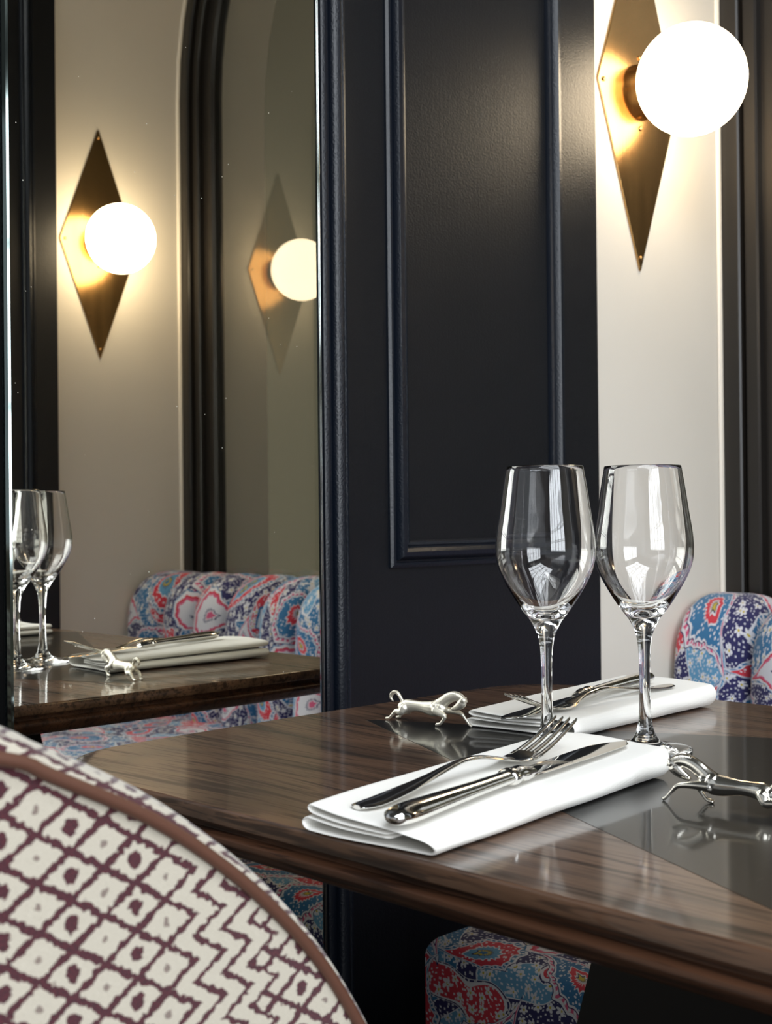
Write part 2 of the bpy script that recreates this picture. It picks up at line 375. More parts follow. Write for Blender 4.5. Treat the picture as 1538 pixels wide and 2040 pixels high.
# ================================================================== THE ROOM
YL, YR, YP = 1.0114, -.720, 1.135           # faces of the navy piers left and right
JL, JR = 1.1573, -.7427          # white jambs of the niche
YC, ZS, RN = (JL + JR) / 2, 2.04, (JL - JR) / 2
struct(meshobj('floor', bmbox(-5, 4, -5, 3, -.12, 0), M['floor'], smooth=False))
bm = bmesh.new()                 # ceiling with a skylight opening
for a in ((-5, -1.9, -5, 3), (.7, 4, -5, 3), (-1.9, .7, -5, -2.8), (-1.9, .7, -.2, 3)): bmbox(*a, 3.2, 3.3, bm)
struct(meshobj('ceiling', bm, M['ceil'], smooth=False))
bm = bmesh.new()
for k in range(5): bmbox(-1.9 + k * .65 - .02, -1.9 + k * .65 + .02, -2.8, -.2, 3.06, 3.1, bm)
for k in range(5): bmbox(-1.9, .7, -2.8 + k * .65 - .02, -2.8 + k * .65 + .02, 3.06, 3.1, bm)
struct(meshobj('trim_2', bm, M['frame'], smooth=False), 'glazing bars under the skylight')
# side wall of the dining room with a large gridded window
bm = bmesh.new()
for a in ((-5, 3, 0, .7), (-5, 3, 3.0, 3.2), (-5, -3.0, .7, 3.0), (.3, 3, .7, 3.0)): bmbox(a[0], a[1], -4.1, -4.0, a[2], a[3], bm)
struct(meshobj('wall_rear', bm, M['olive'], smooth=False))
win2 = bmesh.new()
for k in range(6): bmbox(-3.0 + k * .66 - .025, -3.0 + k * .66 + .025, -3.86, -3.80, .7, 3.0, win2)
for k in range(4): bmbox(-3.0, .3, -3.86, -3.80, .7 + k * .766 - .025, .7 + k * .766 + .025, win2)
struct(meshobj('window_2', win2, M['frame'], smooth=False))

mx0, mx1, mz0, mz1, bw = .5397, .9068, .13, 2.38, .0045
# left pier wall: navy face with the mirror recess
def panel_profile(w):            # bolection moulding section: (across 0..w, proud)
    return [(0, 0), (0, .004), (w * .10, .0065), (w * .18, .0065), (w * .20, .0045), (w * .27, .0045), (w * .30, .009), (w * .42, .0135), (w * .58, .0145), (w * .70, .011), (w * .76, .006), (w * .80, .006), (w * .84, .0078), (w * .94, .0062), (w, .002), (w, 0)]
def strip(p0, p1, inward, nrm, w, mitre0=1, mitre1=1):
    """one moulding strip from p0 to p1 along the outer edge; 'inward' points to the panel, ends mitred"""
    p0, p1, inward, nrm = map(Vector, (p0, p1, inward, nrm)); d = (p1 - p0).normalized()
    bm = bmesh.new(); pr = panel_profile(w)
    rows = [[p0 + d * a * mitre0 + inward * a + nrm * h for a, h in pr], [p1 - d * a * mitre1 + inward * a + nrm * h for a, h in pr]]
    grid(bm, rows); bmesh.ops.recalc_face_normals(bm, faces=bm.faces)
    for f in bm.faces:
        if f.normal.dot(nrm) < -.1: f.normal_flip()
    return bm
def rect_mould(wall, x0, x1, z0, z1, y, ny, w=.031):
    for a, bq, inn in (((x0, z0), (x0, z1), (1, 0)), ((x1, z0), (x1, z1), (-1, 0)), ((x0, z0), (x1, z0), (0, 1)), ((x0, z1), (x1, z1), (0, -1))):
        o = meshobj('panel_moulding', strip((a[0], y, a[1]), (bq[0], y, bq[1]), (inn[0], 0, inn[1]), (0, ny, 0), w), M['navy_trim'], wall, angle=35)
bm = bmesh.new()
bmbox(.30, 1.586, YP, 1.40, 0, 3.2, bm)                     # pier
bmbox(.30, mx0 - .012, YL - .002, YP, 0, 3.2, bm)           # return left of the mirror
bmbox(mx0 - .012, mx1 - .012, YL + .020, YP, 0, 3.2, bm)    # box that carries the mirror
wl = struct(meshobj('wall_left', bm, M['navy'], smooth=False), 'navy panelled pier')
rect_mould(wl, 1.1306, 1.4965, .8678, 2.6, YP, -1, .0345)
rect_mould(wl, 1.1306, 1.4965, .06, .26, YP, -1, .0345)
meshobj('edge_moulding', strip((1.020, YP, .0), (1.020, YP, 2.9), (1, 0, 0), (0, -1, 0), .040, 0, 0), M['navy_trim'], wl, angle=35)
# right pier wall, seen in the mirror
wr = struct(meshobj('wall_right', bmbox(1.12, 1.601, -1.0, YR, 0, 3.2), M['navy'], smooth=False), 'navy panelled pier seen in the mirror')
rect_mould(wr, 1.20, 1.540, .8678, 2.6, YR, 1, .0345)

# white niche: two jambs and a barrel vault, one piece
def arch(r, n=28, z0=.0, zs=ZS, yc=YC):
    """outline in (y,z), from the left foot over the top to the right foot"""
    pts = [(yc + r, z0), (yc + r, zs - .6)] + [(yc + r * math.cos(PI * k / n), zs + r * math.sin(PI * k / n)) for k in range(n + 1)] + [(yc - r, zs - .6), (yc - r, z0)]
    return pts
XN0, XN1 = 1.590, 1.985
def arch_band(x_r_list, z0=0., zs=ZS, n=28, closed=False):
    """sweep section [(x,r),...] along the arch"""
    bm = bmesh.new(); rows = [[(x, y, z) for (y, z) in arch(r, n, z0, zs)] for x, r in x_r_list]
    grid(bm, rows, closed_u=closed); bmesh.ops.recalc_face_normals(bm, faces=bm.faces); return bm
bm = arch_band([(XN0, RN), (XN1 + .02, RN), (XN1 + .02, RN + .10), (XN0, RN + .10)], closed=True)
struct(meshobj('wall_niche', bm, M['plaster'], angle=40), 'white plastered arched niche')
bm = bmesh.new(); 
bead = [(XN1 - .006 + .007 * math.cos(t), RN - .001 - .0055 * math.sin(t)) for t in np.linspace(PI, 0, 9)]
struct(meshobj('trim_1', arch_band(bead, z0=.42), M['bead'], angle=60), 'thin white bead where the niche meets the window frame')

# arched window frame and pane in the end of the niche
w1 = bpy.data.objects.new('window_1', None); COL.objects.link(w1); w1.location = (XN1, YC, 0); struct(w1, 'arched dark-framed window at the end of the niche')
bpy.context.view_layer.update()
def inwin(o):
    o.parent = w1; o.matrix_parent_inverse = Matrix.Translation((XN1, YC, 0)).inverted(); return o
R1, R2, R3 = RN - .040, RN - .068, RN - .108
inwin(meshobj('outer_frame', arch_band([(XN1 + .055, RN - .0005), (XN1 - .002, RN - .0005), (XN1 - .004, RN - .004), (XN1 - .004, R1 + .003), (XN1 - .001, R1), (XN1 + .055, R1)], z0=.42, closed=True), M['frame'], angle=30))
inwin(meshobj('middle_frame', arch_band([(XN1 + .055, R1 + .001), (XN1 + .012, R1 - .001), (XN1 + .008, R1 - .004), (XN1 + .008, R2 + .003), (XN1 + .012, R2), (XN1 + .055, R2)], z0=.42, closed=True), M['frame'], angle=30))
inwin(meshobj('inner_sash', arch_band([(XN1 + .062, R2 + .001), (XN1 + .026, R2 + .001), (XN1 + .026, R3 + .006), (XN1 + .034, R3), (XN1 + .062, R3)], z0=.42, closed=True), M['frame'], angle=30))
o = inwin(meshobj('sill', bmbox(XN1 - .004, XN1 + .06, YC - RN + .001, YC + RN - .001, .42, .52), M['frame'], smooth=False))
bm = bmesh.new()                 # pane: filled arch, 5 mm thick
pts = arch(R3 + .004, 28, .52)
fa = [bm.verts.new((XN1 + .042, y, z)) for y, z in pts]; fb = [bm.verts.new((XN1 + .047, y, z)) for y, z in pts]
bm.faces.new(fa); bm.faces.new(fb[::-1])
for k in range(len(pts)): k2 = (k + 1) % len(pts); bm.faces.new((fa[k], fb[k], fb[k2], fa[k2]))
bmesh.ops.recalc_face_normals(bm, faces=bm.faces)
inwin(meshobj('pane', bm, M['pane'], smooth=False))
# reveal beyond the glass and the dim room behind it
RV = RN - .072
bm = arch_band([(XN1 + .064, RV), (XN1 + .235, RV), (XN1 + .235, RV + .12), (XN1 + .064, RV + .12)], closed=True)
struct(meshobj('wall_reveal', bm, M['plaster'], angle=40), 'pale window reveal beyond the glass')
struct(meshobj('wall_end', bmbox(3.3, 3.4, -3, 3, 0, 3.2), M['olive'], smooth=False), 'dim wall beyond the window')

# ================================================================== MIRROR
mir = thing('wall_mirror', 'tall frameless wall mirror left of the navy panel', 'mirror', ((.5397 + .9065) / 2, YL, .13))
def local(o, t):
    o.parent = t; o.matrix_parent_inverse = Matrix.Translation(t.location).inverted(); return o
mx0, mx1, mz0, mz1, bw = .5397, .9068, .13, 2.38, .0045
local(meshobj('mirror_glass', bmbox(mx0 + bw, mx1 - bw, YL, YL + .004, mz0 + bw, mz1 - bw), M['mirror'], smooth=False), mir)
bm = bmesh.new()
o4 = [(mx0, mz0), (mx1, mz0), (mx1, mz1), (mx0, mz1)]; i4 = [(mx0 + bw, mz0 + bw), (mx1 - bw, mz0 + bw), (mx1 - bw, mz1 - bw), (mx0 + bw, mz1 - bw)]
V = [[bm.verts.new((x, y, z)) for x, z in L] for L, y in ((i4, YL), ([(a * .5 + c * .5, b2 * .5 + d * .5) for (a, b2), (c, d) in zip(i4, o4)], YL + .0009), (o4, YL + .0032), (o4, YL + .0075))]
for A, B in zip(V, V[1:]):
    for k in range(4): bm.faces.new((A[k], A[(k + 1) % 4], B[(k + 1) % 4], B[k]))
bmesh.ops.recalc_face_normals(bm, faces=bm.faces)
local(meshobj('bevelled_edge', bm, M['bevel'], smooth=False), mir)
for xe in (mx1 + .0012,):  # added metal lines, standing in for bright reflections in the bevelled glass edge
    bm = bmesh.new()
    for dx, rr in ((-.0008, .0007), (.0010, .0008)): tube(bm, [(xe + dx, YL + .0016, mz0), (xe + dx, YL + .0016, mz1)], rr, 14)
    o = local(meshobj('edge_glint_strip', bm, M['glint_chrome']), mir); o['label'] = 'thin added metal strip imitating glints on the mirror glass edge'
local(meshobj('backing_board', bmbox(mx0 + .001, mx1 - .001, YL + .0076, YL + .0195, mz0, mz1), M['black'], smooth=False), mir)

# ================================================================== WALL SCONCES
def rounded_rhombus(hw, hh, r=.006, n=6):
    pts = []
    cs = [(hw, 0), (0, hh), (-hw, 0), (0, -hh)]
    for k in range(4):
        p = np.array(cs[k], float); a = np.array(cs[k - 1], float) - p; b2 = np.array(cs[(k + 1) % 4], float) - p
        a /= np.linalg.norm(a); b2 /= np.linalg.norm(b2); L = r * (1.2 if k % 2 else .7)
        for t in np.linspace(0, 1, n): pts.append(tuple((1 - t) ** 2 * (p + a * L) + 2 * t * (1 - t) * p + t * t * (p + b2 * L)))
    return pts
def sconce(label, x, y, z, facing):          # facing = +1 looks to +y, -1 to -y
    t = thing('wall_sconce', label, 'wall lamp', (x, y, z), (0, 0, 0 if facing < 0 else PI), 'brass globe sconces on the white niche walls')
    # local: wall plane at y=0, outward is -y
    out = rounded_rhombus(.1128, .2915); inn = rounded_rhombus(.1115, .2885)
    bm = bmesh.new(); L = [[bm.verts.new((px, yy, pz)) for px, pz in P] for P, yy in ((out, 0), (out, -.0025), (inn, -.0034))]
    n = len(out)
    for A, B in zip(L, L[1:]):
        for k in range(n): bm.faces.new((A[k], A[(k + 1) % n], B[(k + 1) % n], B[k]))
    bm.faces.new(L[2]); bm.faces.new(L[0][::-1]); bmesh.ops.recalc_face_normals(bm, faces=bm.faces)
    plate = meshobj('backplate', bm, M['brass'], t, smooth=False)
    R = Matrix.Rotation(PI / 2, 4, 'X')      # +z -> -y
    screw = None
    for sx, sz in ((-.098, 0), (.098, 0), (0, .268), (0, -.268), (.002, .0575), (.002, -.0575)):
        if screw is None:
            bm = lathe([(0, .0030), (.0018, .0030), (.0034, .0020), (.0040, .0003), (.0040, 0)][::-1], 14); bm.transform(R); screw = meshobj('screw', bm, M['brass'], plate)
            o = screw
        else: o = screw.copy(); COL.objects.link(o)
        o.location = (sx, -.0034, sz)
    bm = lathe([(.040, 0), (.0445, 0), (.0445, .003), (.0440, .004), (.0440, .036), (.0425, .0375), (.0380, .0375)], 48); bm.transform(R)
    o = meshobj('neck', bm, M['brass'], t, angle=35); o.location = (0, -.0034, 0)
    bm = bmesh.new(); bmesh.ops.create_uvsphere(bm, u_segments=64, v_segments=40, radius=.0853)
    o = meshobj('globe', bm, M['globe'], t); o.location = (0, -.1005, -.003); o['label'] = 'glowing white opal glass globe'
    return t
sconce('brass diamond wall sconce with lit globe beside the navy panel, at top right', 1.733, JL, 1.6150, -1)
sconce('brass diamond wall sconce with lit globe seen whole in the tall mirror', 1.733, JR, 1.629, 1)

# ================================================================== DINING TABLE
TX0, TX1, TY0, TY1, TZ = .486, 1.104, -.462, .876, .75
def table_outline(off, n=10):
    """rounded rectangle, gently bowed long and short sides; off = inset"""
    x0, x1, y0, y1 = TX0 + off, TX1 - off, TY0 + off, TY1 - off; R = .078 - off * .5; pts = []
    for cx, cy, a0 in ((x1 - R, y1 - R, 0), (x0 + R, y1 - R, 90), (x0 + R, y0 + R, 180), (x1 - R, y0 + R, 270)):
        for k in range(n + 1):
            a = math.radians(a0 + 90 * k / n); pts.append([cx + R * math.cos(a), cy + R * math.sin(a)])
        # intermediate points along the next side
        nx = {0: 8, 90: 14, 180: 8, 270: 14}[a0]
        sx, sy = pts[-1]
        ex, ey = {0: (x0 + R, y1), 90: (x0, y0 + R), 180: (x1 - R, y0), 270: (x1, y1 - R)}[a0]
        for k in range(1, nx): pts.append([sx + (ex - sx) * k / nx, sy + (ey - sy) * k / nx])
    xm, ym = (TX0 + TX1) / 2, (TY0 + TY1) / 2
    out = []
    for x, y in pts:     # slight bow of the short ends
        s = 1 - ((x - xm) / ((x1 - x0) / 2)) ** 2
        out.append((x, y + .010 * s * (1 if y > ym else -1)))
    return out
tb = thing('dining_table', 'dark oak dining table with black diamond inlay set with napkins and glasses', 'table', ((TX0 + TX1) / 2, (TY0 + TY1) / 2, 0))
def tab(o): return local(o, tb)
bm = bmesh.new()
top = [bm.verts.new((x, y, TZ)) for x, y in table_outline(.0012)]; bm.faces.new(top)
prev = top
for off, z in ((.0002, TZ - .0010), (0, TZ - .0024), (0, TZ - .0098), (.0008, TZ - .0108)):
    row = [bm.verts.new((x, y, z)) for x, y in table_outline(off)]
    for k in range(len(row)): k2 = (k + 1) % len(row); bm.faces.new((prev[k], prev[k2], row[k2], row[k]))
    prev = row
bm.faces.new(prev[::-1]); bmesh.ops.recalc_face_normals(bm, faces=bm.faces)
tab(meshobj('tabletop', bm, M['wood'], angle=40))
bm = bmesh.new(); prev = None
for off, z in ((.0050, TZ - .0108), (.0055, TZ - .0125), (.0066, TZ - .0150), (.0066, TZ - .0162), (.0030, TZ - .0178), (.0012, TZ - .0195), (.0010, TZ - .0215), (.0020, TZ - .0235), (.0046, TZ - .0262), (.0066, TZ - .0290), (.0110, TZ - .0322), (.0200, TZ - .0340)):
    row = [bm.verts.new((x, y, z)) for x, y in table_outline(off)]
    if prev:
        for k in range(len(row)): k2 = (k + 1) % len(row); bm.faces.new((prev[k], prev[k2], row[k2], row[k]))
    else: first = row
    prev = row
bm.faces.new(prev[::-1]); bm.faces.new(first); bmesh.ops.recalc_face_normals(bm, faces=bm.faces)
tab(meshobj('edge_moulding', bm, M['edgewood'], angle=40))
ym = .207                                                    # black diamond inlay let into the top, a hair proud
dia = [(.789, .824), (.497, .207), (.789, -.410), (1.092, .207)]
bm = bmesh.new(); v0 = [bm.verts.new((x, y, TZ + .0002)) for x, y in dia]; v1 = [bm.verts.new((x, y, TZ - .003)) for x, y in dia]
bm.faces.new(v0); bm.faces.new(v1[::-1])
for k in range(4): bm.faces.new((v0[k], v0[(k + 1) % 4], v1[(k + 1) % 4], v1[k]))
bmesh.ops.recalc_face_normals(bm, faces=bm.faces)
o = tab(meshobj('diamond_inlay', bm, M['inlay'], smooth=False)); o['label'] = 'satin black diamond shaped inlay'
# black tapered pedestal
bm = bmesh.new()
def ring(z, hx, hy, yc=.207): return [bm.verts.new((.795 + sx * hx, yc + sy * hy, z)) for sx, sy in ((-1, -1), (1, -1), (1, 1), (-1, 1))]
rows = [ring(TZ - .034, .045, .300), ring(.62, .045, .338), ring(.10, .055, .478), ring(.04, .055, .478)]
for A, B in zip(rows, rows[1:]):
    for k in range(4): bm.faces.new((A[k], A[(k + 1) % 4], B[(k + 1) % 4], B[k]))
bm.faces.new(rows[0]); bm.faces.new(rows[-1][::-1]); bmesh.ops.recalc_face_normals(bm, faces=bm.faces)
tab(meshobj('pedestal', bm, M['black'], smooth=False))
tab(meshobj('foot_plate', bmbox(.62, .97, -.30, .714, 0, .04, bevel=.006), M['black'], smooth=False))

# ================================================================== BANQUETTE
bq = thing('banquette', 'channel-backed banquette in blue and red paisley along the niche window', 'banquette', (1.45, YC, 0))
def ban(o): return local(o, bq)
def add_uv(o, fn):
    me = o.data; lay = me.uv_layers.new(name='UVMap') if not me.uv_layers else me.uv_layers[0]
    for p in me.polygons:
        for li in p.loop_indices: lay.data[li].uv = fn(me.vertices[me.loops[li].vertex_index].co, p.normal)
XF = 1.055
outl = [(XF, -.592), (1.605, -.592), (1.605, -.737), (1.90, -.737), (1.90, 1.151), (1.605, 1.151), (1.605, 1.006), (XF, 1.006)]
bm = bmesh.new()
lo = [bm.verts.new((x, y, .305)) for x, y in outl]; hi = [bm.verts.new((x, y, .452)) for x, y in outl]
ft = bm.faces.new(hi); bm.faces.new(lo[::-1])
for k in range(len(outl)): k2 = (k + 1) % len(outl); bm.faces.new((lo[k], lo[k2], hi[k2], hi[k]))
bmesh.ops.recalc_face_normals(bm, faces=bm.faces)
bmesh.ops.bevel(bm, geom=[e for e in bm.edges if all(v.co.z > .4 for v in e.verts)], offset=.026, segments=5, affect='EDGES', profile=.5)
seat = ban(meshobj('seat_cushion', bm, M['paisley'], angle=50))
fuv = lambda c, n: (c.y * 1.0, c.z + (c.x - XF) - .03)
add_uv(seat, fuv)
bm = bmbox(XF + .004, 1.90, -.590, 1.004, .05, .304, bevel=.004)
base = ban(meshobj('seat_base', bm, M['paisley'], smooth=False)); add_uv(base, fuv)
bm = bmesh.new()                                             # stitched seam along the front top edge
tube(bm, [(XF + .0085 + .0006 * math.sin(y * 40), y, .4425) for y in np.linspace(.985, -.575, 60)], .0013, 6)
o = ban(meshobj('front_seam', bm, M['paisley'])); add_uv(o, lambda c, n: (c.y, c.z + .02))
ban(meshobj('plinth', bmbox(XF + .05, 1.88, -.58, 1.0, 0, .05), M['black'], smooth=False))
# upholstered channels of the backrest
NCH = 15; Y0c, Y1c = -.735, 1.150; CW = (Y1c - Y0c) / NCH
spine = catmull([(1.838, .44), (1.842, .52), (1.848, .62), (1.853, .69), (1.866, .722), (1.892, .738), (1.93, .742), (1.968, .738)], 5)
def spine_n(i):
    a = spine[max(i - 1, 0)]; b2 = spine[min(i + 1, len(spine) - 1)]; d = b2 - a; d = d / np.linalg.norm(d); return np.array((-d[1], d[0]))
for c in range(NCH):
    ya = Y0c + CW * c; bm = bmesh.new(); P = []; UV = []; na = 15; arc = 0
    ou, ov = rng.uniform(0, TILE), rng.uniform(0, TILE)
    for i, s in enumerate(spine):
        if i: arc += np.linalg.norm(spine[i] - spine[i - 1])
        n = spine_n(i); row = []; uvr = []
        for k in range(na + 1):
            a = k / na; q = abs(2 * a - 1); 
            if (c == 0 and a < .5) or (c == NCH - 1 and a > .5): q = max(0, (q - .72) / .28) ** 1.6
            bulge = .056 * (max(0, 1 - q ** 2.1)) ** .52
            p = s + n * bulge
            row.append((p[0], ya + CW * a, p[1])); uvr.append((ou + CW * 1.25 * a, ov + arc))
        P.append(row); UV.append(uvr)
    grid(bm, P, uv=UV)
    # close the ends and the back so that the channel is a solid pad
    bmesh.ops.recalc_face_normals(bm, faces=bm.faces)
    ct = sum((f.normal for f in bm.faces), Vector())
    if ct.x > 0: bmesh.ops.reverse_faces(bm, faces=bm.faces)
    o = ban(meshobj('back_channel', bm, M['paisley']))
ban(meshobj('back_frame', bmbox(1.868, 1.970, Y0c + .002, Y1c - .002, .30, .715), M['black'], smooth=False))

# ================================================================== TUB CHAIR
ch = thing('tub_chair', 'tub chair in burgundy and cream woven fabric with brown leather piping', 'chair', (.17, .68, 0))
def cha(o): return local(o, ch)
# plan of the outer shell: along the near arm (front to back), round the back, along the far arm
YA, YB, XB = .42, .94, -.06; RB = (YB - YA) / 2; YM = (YA + YB) / 2
side = catmull([(-.10, .885), (0, .884), (.08, .879), (.15, .868), (.2204, .852), (.2404, .8428), (.2843, .819), (.3212, .7918), (.3507, .7647), (.3736, .7384), (.3916, .7122), (.404, .690), (.415, .655), (.420, .60), (.420, .50)], 4)
sx_, sz_ = np.array([p[0] for p in side]), np.array([p[1] for p in side])
side = [(p[0], p[1] - .003) for p in side]
plan = []                                                    # (x, y, topz, arclength)
front = [p for p in side if p[0] >= XB + .10][::-1]
for x, z in front: plan.append((x, YA, z))
xc = front[-1][0]
for t in np.linspace(0, PI, 25)[1:-1]:
    plan.append((xc - RB * math.sin(t) * .95, YM - RB * math.cos(t), front[-1][1] + .008 * math.sin(t)))
for x, z in front[::-1]: plan.append((x, YB, z))
arc = [0.0]
for a, b2 in zip(plan, plan[1:]): arc.append(arc[-1] + math.hypot(b2[0] - a[0], b2[1] - a[1]))
n_front = len(front); a_ref = arc[n_front - 1]
def uof(i): return front[-1][0] + (a_ref - arc[i])           # fabric u equals x on the near arm
def outn(i):
    a, b2 = plan[max(i - 1, 0)], plan[min(i + 1, len(plan) - 1)]
    if i < n_front - 1: return np.array((0., -1.))
    if i > len(plan) - n_front: return np.array((0., 1.))
    d = np.array((b2[0] - a[0], b2[1] - a[1])); L = np.linalg.norm(d); d = d / L; return np.array((d[1], -d[0])) * (1 if True else 1)
nrm = [outn(i) for i in range(len(plan))]
for i in range(len(plan)):                                   # outward means away from the chair's middle
    if np.dot(nrm[i], np.array(plan[i][:2]) - np.array((.17, YM))) < 0: nrm[i] = -nrm[i]
def topdir(i):                                               # direction square to the top line, in the wall of the shell: (along -plan, up)
    a, b2 = plan[max(i - 1, 0)], plan[min(i + 1, len(plan) - 1)]
    d = math.hypot(b2[0] - a[0], b2[1] - a[1]) + 1e-9; s = (b2[2] - a[2])
    h = np.array((b2[0] - a[0], b2[1] - a[1])) / d; L = math.hypot(d, s); return np.array((-s / L * h[0], -s / L * h[1], d / L))
bm = bmesh.new(); P = []; UV = []
levels = np.linspace(0, 1, 16)
for i, (x, y, zt) in enumerate(plan):
    row = []; uvr = []
    for k in levels:
        z = .20 + (zt - .20) * k; bul = .006 * math.sin(PI * min(1, k * 1.02)) ; n = nrm[i]
        row.append((x + n[0] * bul, y + n[1] * bul, z)); uvr.append((uof(i), z))
    P.append(row); UV.append(uvr)
grid(bm, P, uv=UV); bmesh.ops.recalc_face_normals(bm, faces=bm.faces)
cha(meshobj('outer_back', bm, M['weave']))
bm = bmesh.new()
tube(bm, [(x + nrm[i][0] * .001, y + nrm[i][1] * .001, z - .001) for i, (x, y, z) in enumerate(plan)], .0029, 10)
o = cha(meshobj('piping', bm, M['leather'])); o['label'] = 'brown leather piping along the top edge'
# padded rim over the top of the arms and back, then the inner face
bm = bmesh.new(); P = []; UV = []
for i, (x, y, zt) in enumerate(plan):
    td = topdir(i); n3 = np.array((nrm[i][0], nrm[i][1], 0)); row = []; uvr = []
    for k in range(13):
        t = PI * k / 12; w = .034
        p = np.array((x, y, zt)) - n3 * w * (1 - math.cos(t)) + td * .0105 * math.sin(t) ** .8
        row.append(tuple(p)); uvr.append((uof(i), zt + .0030 + .0052 * k))
    base_in = np.array((x, y, zt)) - n3 * .068
    for k in range(1, 6):
        row.append((base_in[0], base_in[1], max(.40, zt - (zt - .40) * k / 5))); uvr.append((uof(i), zt + .07 + .08 * k))
    P.append(row); UV.append(uvr)
grid(bm, P, uv=UV); bmesh.ops.recalc_face_normals(bm, faces=bm.faces)
cha(meshobj('padded_rim', bm, M['weave']))
bm = bmbox(.0, .405, YA + .07, YB - .07, .30, .46, bevel=.03, seg=4)
o = cha(meshobj('seat_cushion', bm, M['weave'])); add_uv(o, lambda c, n: (c.x, c.y + c.z))
o = cha(meshobj('seat_frame', bmbox(-.05, .40, YA + .03, YB - .03, .20, .30), M['weave'], smooth=False)); add_uv(o, lambda c, n: (c.x, c.y + c.z))
leg = None
for lx, ly in ((-.02, YA + .10), (-.02, YB - .10), (.37, YA + .07), (.37, YB - .07)):
    if leg is None: leg = cha(meshobj('leg', lathe([(0, 0), (.012, 0), (.019, .20), (0, .20)], 16), M['edgewood'])); o = leg; o.matrix_parent_inverse = Matrix()
    else: o = leg.copy(); COL.objects.link(o)
    o.location = Vector((lx, ly, 0)) - ch.location

# ================================================================== WINE GLASSES
outer = [(0, 0), (.030, 0), (.0352, .0006), (.0358, .0014), (.0350, .0021), (.0280, .0030), (.0190, .0042), (.0125, .0066), (.0088, .0105), (.0065, .0160), (.0050, .0240), (.0044, .0360), (.0041, .0500), (.0042, .0650), (.0048, .0790), (.0060, .0880), (.0082, .0945), (.0122, .1020), (.0190, .1110), (.0270, .1235), (.0340, .1365), (.0372, .1460), (.0383, .1545), (.0376, .1680), (.0350, .1845), (.0318, .2060), (.0294, .2200)]
inner = [(.0287, .2202), (.0310, .2060), (.0341, .1845), (.0366, .1680), (.0372, .1545), (.0360, .1460), (.0327, .1365), (.0254, .1243), (.0165, .1135), (.0085, .1072), (.0035, .1052), (0, .1047)]
prof = [tuple(p) for p in catmull(outer[4:], 3)]
prof = outer[:4] + prof + [(.0290, .2204)] + [tuple(p) for p in catmull(inner, 3)]
prof = [(max(r, 0), max(z, 0)) for r, z in prof]; prof[0] = (0, 0); prof[-1] = (0, prof[-1][1])
gl = meshobj('wine_glass', lathe(prof, 96), M['glass']); gl.location = (.769, .6012, TZ + .0004)
tag(gl, 'stemmed wine glass left of its twin, before the navy panel', 'wine glass', 'wine glasses on the table')
g2 = gl.copy(); COL.objects.link(g2); g2.location = (.8314, .5542, TZ + .0004)
tag(g2, 'stemmed wine glass right of its twin, before the white wall', 'wine glass', 'wine glasses on the table')

# ================================================================== NAPKINS
PATH = [(.30, .0064), (.62, .0062), (.90, .0062), (.965, .0058), (.998, .0038), (.965, .0013), (.85, .0009), (.45, .0009), (.10, .0010), (.03, .0024), (.004, .0062), (.03, .0108), (.10, .0124), (.45, .0124), (.85, .0124), (.925, .0120), (.955, .0106), (.925, .0090), (.80, .0087), (.30, .0088)]
def napkin(label, near0, near1, far0, far1, zs, seed, loc_z=TZ + .0006):
    """zs = height scale at (near,v0),(near,v1),(far,v0),(far,v1)"""
    cen = (np.array(near0) + near1 + far0 + far1) / 4
    path = catmull(PATH, 5); nv = 28; P = []
    r = np.random.default_rng(seed); ph = r.uniform(0, 6, 6)
    for j in range(nv + 1):
        v = j / nv; row = []
        for i, (u, z) in enumerate(path):
            a = np.array(near0) * (1 - v) + np.array(near1) * v; b2 = np.array(far0) * (1 - v) + np.array(far1) * v
            s = (zs[0] * (1 - v) + zs[1] * v) * (1 - u) + (zs[2] * (1 - v) + zs[3] * v) * u
            q = a * (1 - u) + b2 * u
            lay = z / .0125
            wob = .0007 * math.sin(9 * v + ph[0] + 3 * lay) * u + .0005 * math.sin(17 * v + ph[1] + 6 * lay)
            d = (b2 - a) / np.linalg.norm(b2 - a)
            ex = (np.array(near1) - near0); ex = ex / np.linalg.norm(ex)
            jit = ex * (.0022 * math.sin(5 * u + 2 * lay + ph[2]) - .004 * lay) * (1 if v < .5 else -1) * abs(2 * v - 1) ** 6
            zz = z * s + (.0009 * lay * math.sin(7 * u + 4 * v + ph[3])) * min(1, lay * 2)
            row.append((q[0] + d[0] * wob + jit[0] - cen[0], q[1] + d[1] * wob + jit[1] - cen[1], max(zz, .0004) + .0004))
        P.append(row)
    bm = bmesh.new(); grid(bm, P); bmesh.ops.recalc_face_normals(bm, faces=bm.faces)
    o = meshobj('napkin', bm, M['linen'])
    md = o.modifiers.new('thickness', 'SOLIDIFY'); md.thickness = .0021; md.offset = 0
    md = o.modifiers.new('soft', 'SUBSURF'); md.levels = 1; md.render_levels = 1
    baked(o)
    zmin = min(v.co.z for v in o.data.vertices); o.location = (cen[0], cen[1], loc_z - zmin)
    return tag(o, label, 'napkin', 'folded white linen napkins')
napkin("folded white linen napkin nearest the viewer, by the front edge of the table", (.4905, .4600), (.7565, .4835), (.4830, .5585), (.7620, .5930), (.72, 1.55, 1.40, 1.5), 1)
napkin('folded white linen napkin on the far side behind the wine glass stems', (.832, .621), (1.062, .629), (.822, .730), (1.054, .739), (1.05, 1.70, 1.15, 1.75), 2)
napkin('folded white linen napkin seen only in the mirror at its left edge', (.800, .092), (1.040, .094), (.795, .196), (1.040, .213), (1.0, 1.1, 1.0, 1.1), 3)

